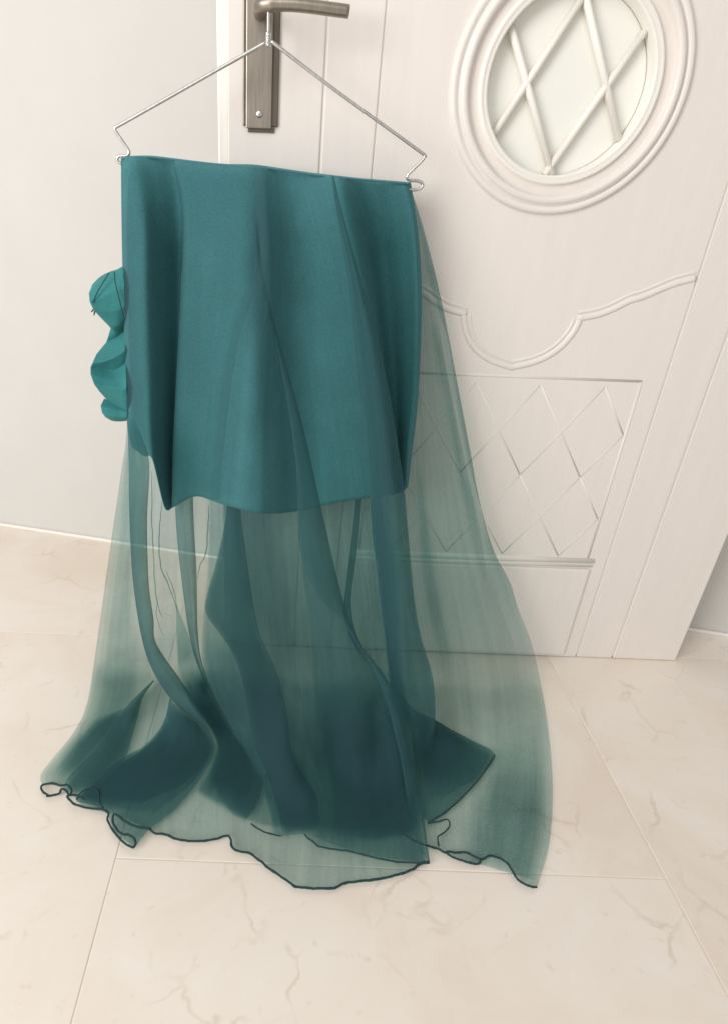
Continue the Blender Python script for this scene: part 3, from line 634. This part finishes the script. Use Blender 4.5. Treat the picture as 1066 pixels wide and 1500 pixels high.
pan([lowL, [(380, 640), (384, 735), (388, 830), (392, 900), (400, 965), (412, 1018), (424, 1066), (436, 1100), (446, 1150), (452, 1190), (452, 1222)],
 [(470, 640), (474, 735), (478, 830), (484, 900), (492, 965), (500, 1018), (508, 1066), (514, 1100), (518, 1150), (520, 1200), (524, 1236)],
 [(585, 640), (590, 735), (598, 830), (604, 900), (612, 965), (614, 1018), (606, 1060), (606, 1110), (614, 1160), (618, 1200), (612, 1226)]], [0.014, 0.017, 0.015, 0.013], 57, n=100, k=10, wob=0.004, soft=(0, 0.1, 0.85, 0.02))
pan([[(306, 1066), (316, 1100), (308, 1130), (318, 1165), (340, 1194)], [(340, 1040), (372, 1100), (388, 1140), (398, 1180), (404, 1214)], [(420, 1020), (436, 1080), (458, 1130), (474, 1170), (476, 1216)],
 [(530, 990), (540, 1060), (545, 1120), (545, 1180), (545, 1232)], [(572, 1000), (594, 1050), (606, 1110), (616, 1160), (612, 1216)]], [0.008, 0.010, 0.009, 0.010, 0.009], 58, n=70, k=9, wob=0.006, soft=(0.04, 0.03, 0.6, 0.03))
# right flounce
rfL = [(566, 985), (585, 1030), (600, 1070), (606, 1110), (614, 1150), (620, 1196), (632, 1206)]
rfR = [(634, 1052), (660, 1068), (690, 1084), (724, 1105), (706, 1136), (682, 1164), (652, 1192)]
rf = pan([rfL, [(604, 1040), (630, 1064), (648, 1092), (660, 1118), (658, 1144), (648, 1172), (640, 1200)], rfR], [0.030, 0.036, 0.026], 32, rep=2, n=60, k=9, wob=0.006, spline=False)
pan([rfL, [(604, 1040), (630, 1064), (648, 1090), (656, 1112), (650, 1140), (640, 1160), (626, 1180)], [(634, 1052), (660, 1068), (688, 1083), (720, 1104), (700, 1138), (676, 1152), (640, 1178)]], [0.020, 0.026, 0.018], 33, n=60, soft=(0.3, 0.05, 0.1, 0.25), k=9, wob=0.006, spline=False)
pan([[(575, 1010), (590, 1050), (602, 1090), (608, 1130), (614, 1170)], [(630, 1055), (652, 1070), (690, 1090), (672, 1120), (640, 1150)]], [0.016, 0.012], 51, n=40, soft=(0.3, 0.2, 0.25, 0.3), k=9, wob=0.006)
pan([[(575, 1010), (590, 1050), (602, 1090), (608, 1140), (616, 1180)], [(634, 1053), (660, 1069), (700, 1092), (700, 1120), (660, 1160)]], [0.012, 0.010], 52, n=40, soft=(0.35, 0.25, 0.3, 0.35), k=9, wob=0.006)
hem(rf, [(724, 1106), (716, 1120), (704, 1137), (688, 1156), (668, 1176), (648, 1192), (634, 1200), (626, 1206), (640, 1204), (655, 1201), (658, 1210), (650, 1220), (641, 1226), (642, 1240)], 0.030, 0.0012)

# --- side ruffle
ruf = empty('ruffle', (-0.27, -0.09, 0.65)); ruf.parent = skirt; ruf.matrix_parent_inverse = skirt.matrix_world.inverted()
def rsheet(lines, ds, seed):
    return sheet('frill', lines, ds, M_ruffle, ruf, n=36, k=10, wob=0.002, posf=lambda x, y, d: surf(x, y, -0.046-d, 0.09, -1.0), seed=seed, thick=0.001, spline=False)
def rl(*pts): return [tuple(p) for p in pts]
# one gathered frill: lines run from the side seam outwards, top to bottom, folding over itself three times
frill = [rl((181, 390), (172, 395), (160, 399), (147, 406), (136, 417)),
 rl((182, 398), (174, 401), (162, 405), (146, 414), (131, 430)),
 rl((183, 420), (176, 424), (164, 428), (150, 436), (132, 442)),
 rl((184, 448), (180, 451), (170, 455), (155, 455), (137, 453)),
 rl((184, 466), (180, 470), (173, 477), (163, 477), (150, 467)),
 rl((184, 474), (181, 477), (175, 483), (168, 486), (163, 480)),
 rl((184, 482), (179, 487), (171, 494), (163, 498), (156, 502)),
 rl((184, 498), (177, 503), (166, 509), (154, 514), (142, 519)),
 rl((184, 512), (176, 518), (164, 525), (150, 530), (136, 532)),
 rl((185, 530), (178, 537), (166, 543), (150, 541), (133, 538)),
 rl((185, 546), (180, 553), (168, 556), (151, 553), (133, 548)),
 rl((186, 566), (180, 570), (168, 568), (153, 566), (138, 562)),
 rl((187, 588), (182, 588), (172, 584), (158, 578), (146, 573)),
 rl((187, 604), (184, 602), (178, 598), (168, 593), (156, 584)),
 rl((187, 612), (184, 609), (178, 603), (168, 597), (158, 588))]
fd = [-0.006, 0.014, 0.024, 0.020, 0.006, -0.018, -0.026, -0.010, 0.010, -0.004, 0.014, 0.026, 0.018, 0.000, -0.016]
rsheet(frill, fd, 40)
rsheet([rl((186, 598), (174, 593), (162, 588), (153, 584)), rl((187, 604), (173, 602), (158, 598), (148, 594)), rl((187, 611), (175, 611), (161, 610), (150, 604)), rl((186, 616), (176, 617), (165, 616), (155, 611))], [-0.004, 0.006, 0.004, -0.008], 43)
def crease_shade(pl, d):
    bm = bmesh.new(); tube(bm, [surf(p.x, p.y, -0.046-d, 0.09, -1.0) for p in smooth_line(pl, 24)], 0.0008, 6); obj('crease_shade_line', bm, M_hem, ruf, True)  # dark tubes in the hem colour put crease shade onto the frill
crease_shade([(160, 400), (152, 413), (143, 428), (136, 444)], 0.027); crease_shade([(168, 398), (169, 412), (173, 430), (178, 450), (183, 470)], 0.030)
bm = bmesh.new()
for pl in (((142, 450), (138, 453), (134, 457)), ((141, 453), (139, 457), (138, 462))):
    tube(bm, [surf(x, y, -0.060, 0.09, -1) for x, y in pl], [0.0016, 0.0013, 0.0008], 7)
obj('loose_thread', bm, M_tag, ruf, True)
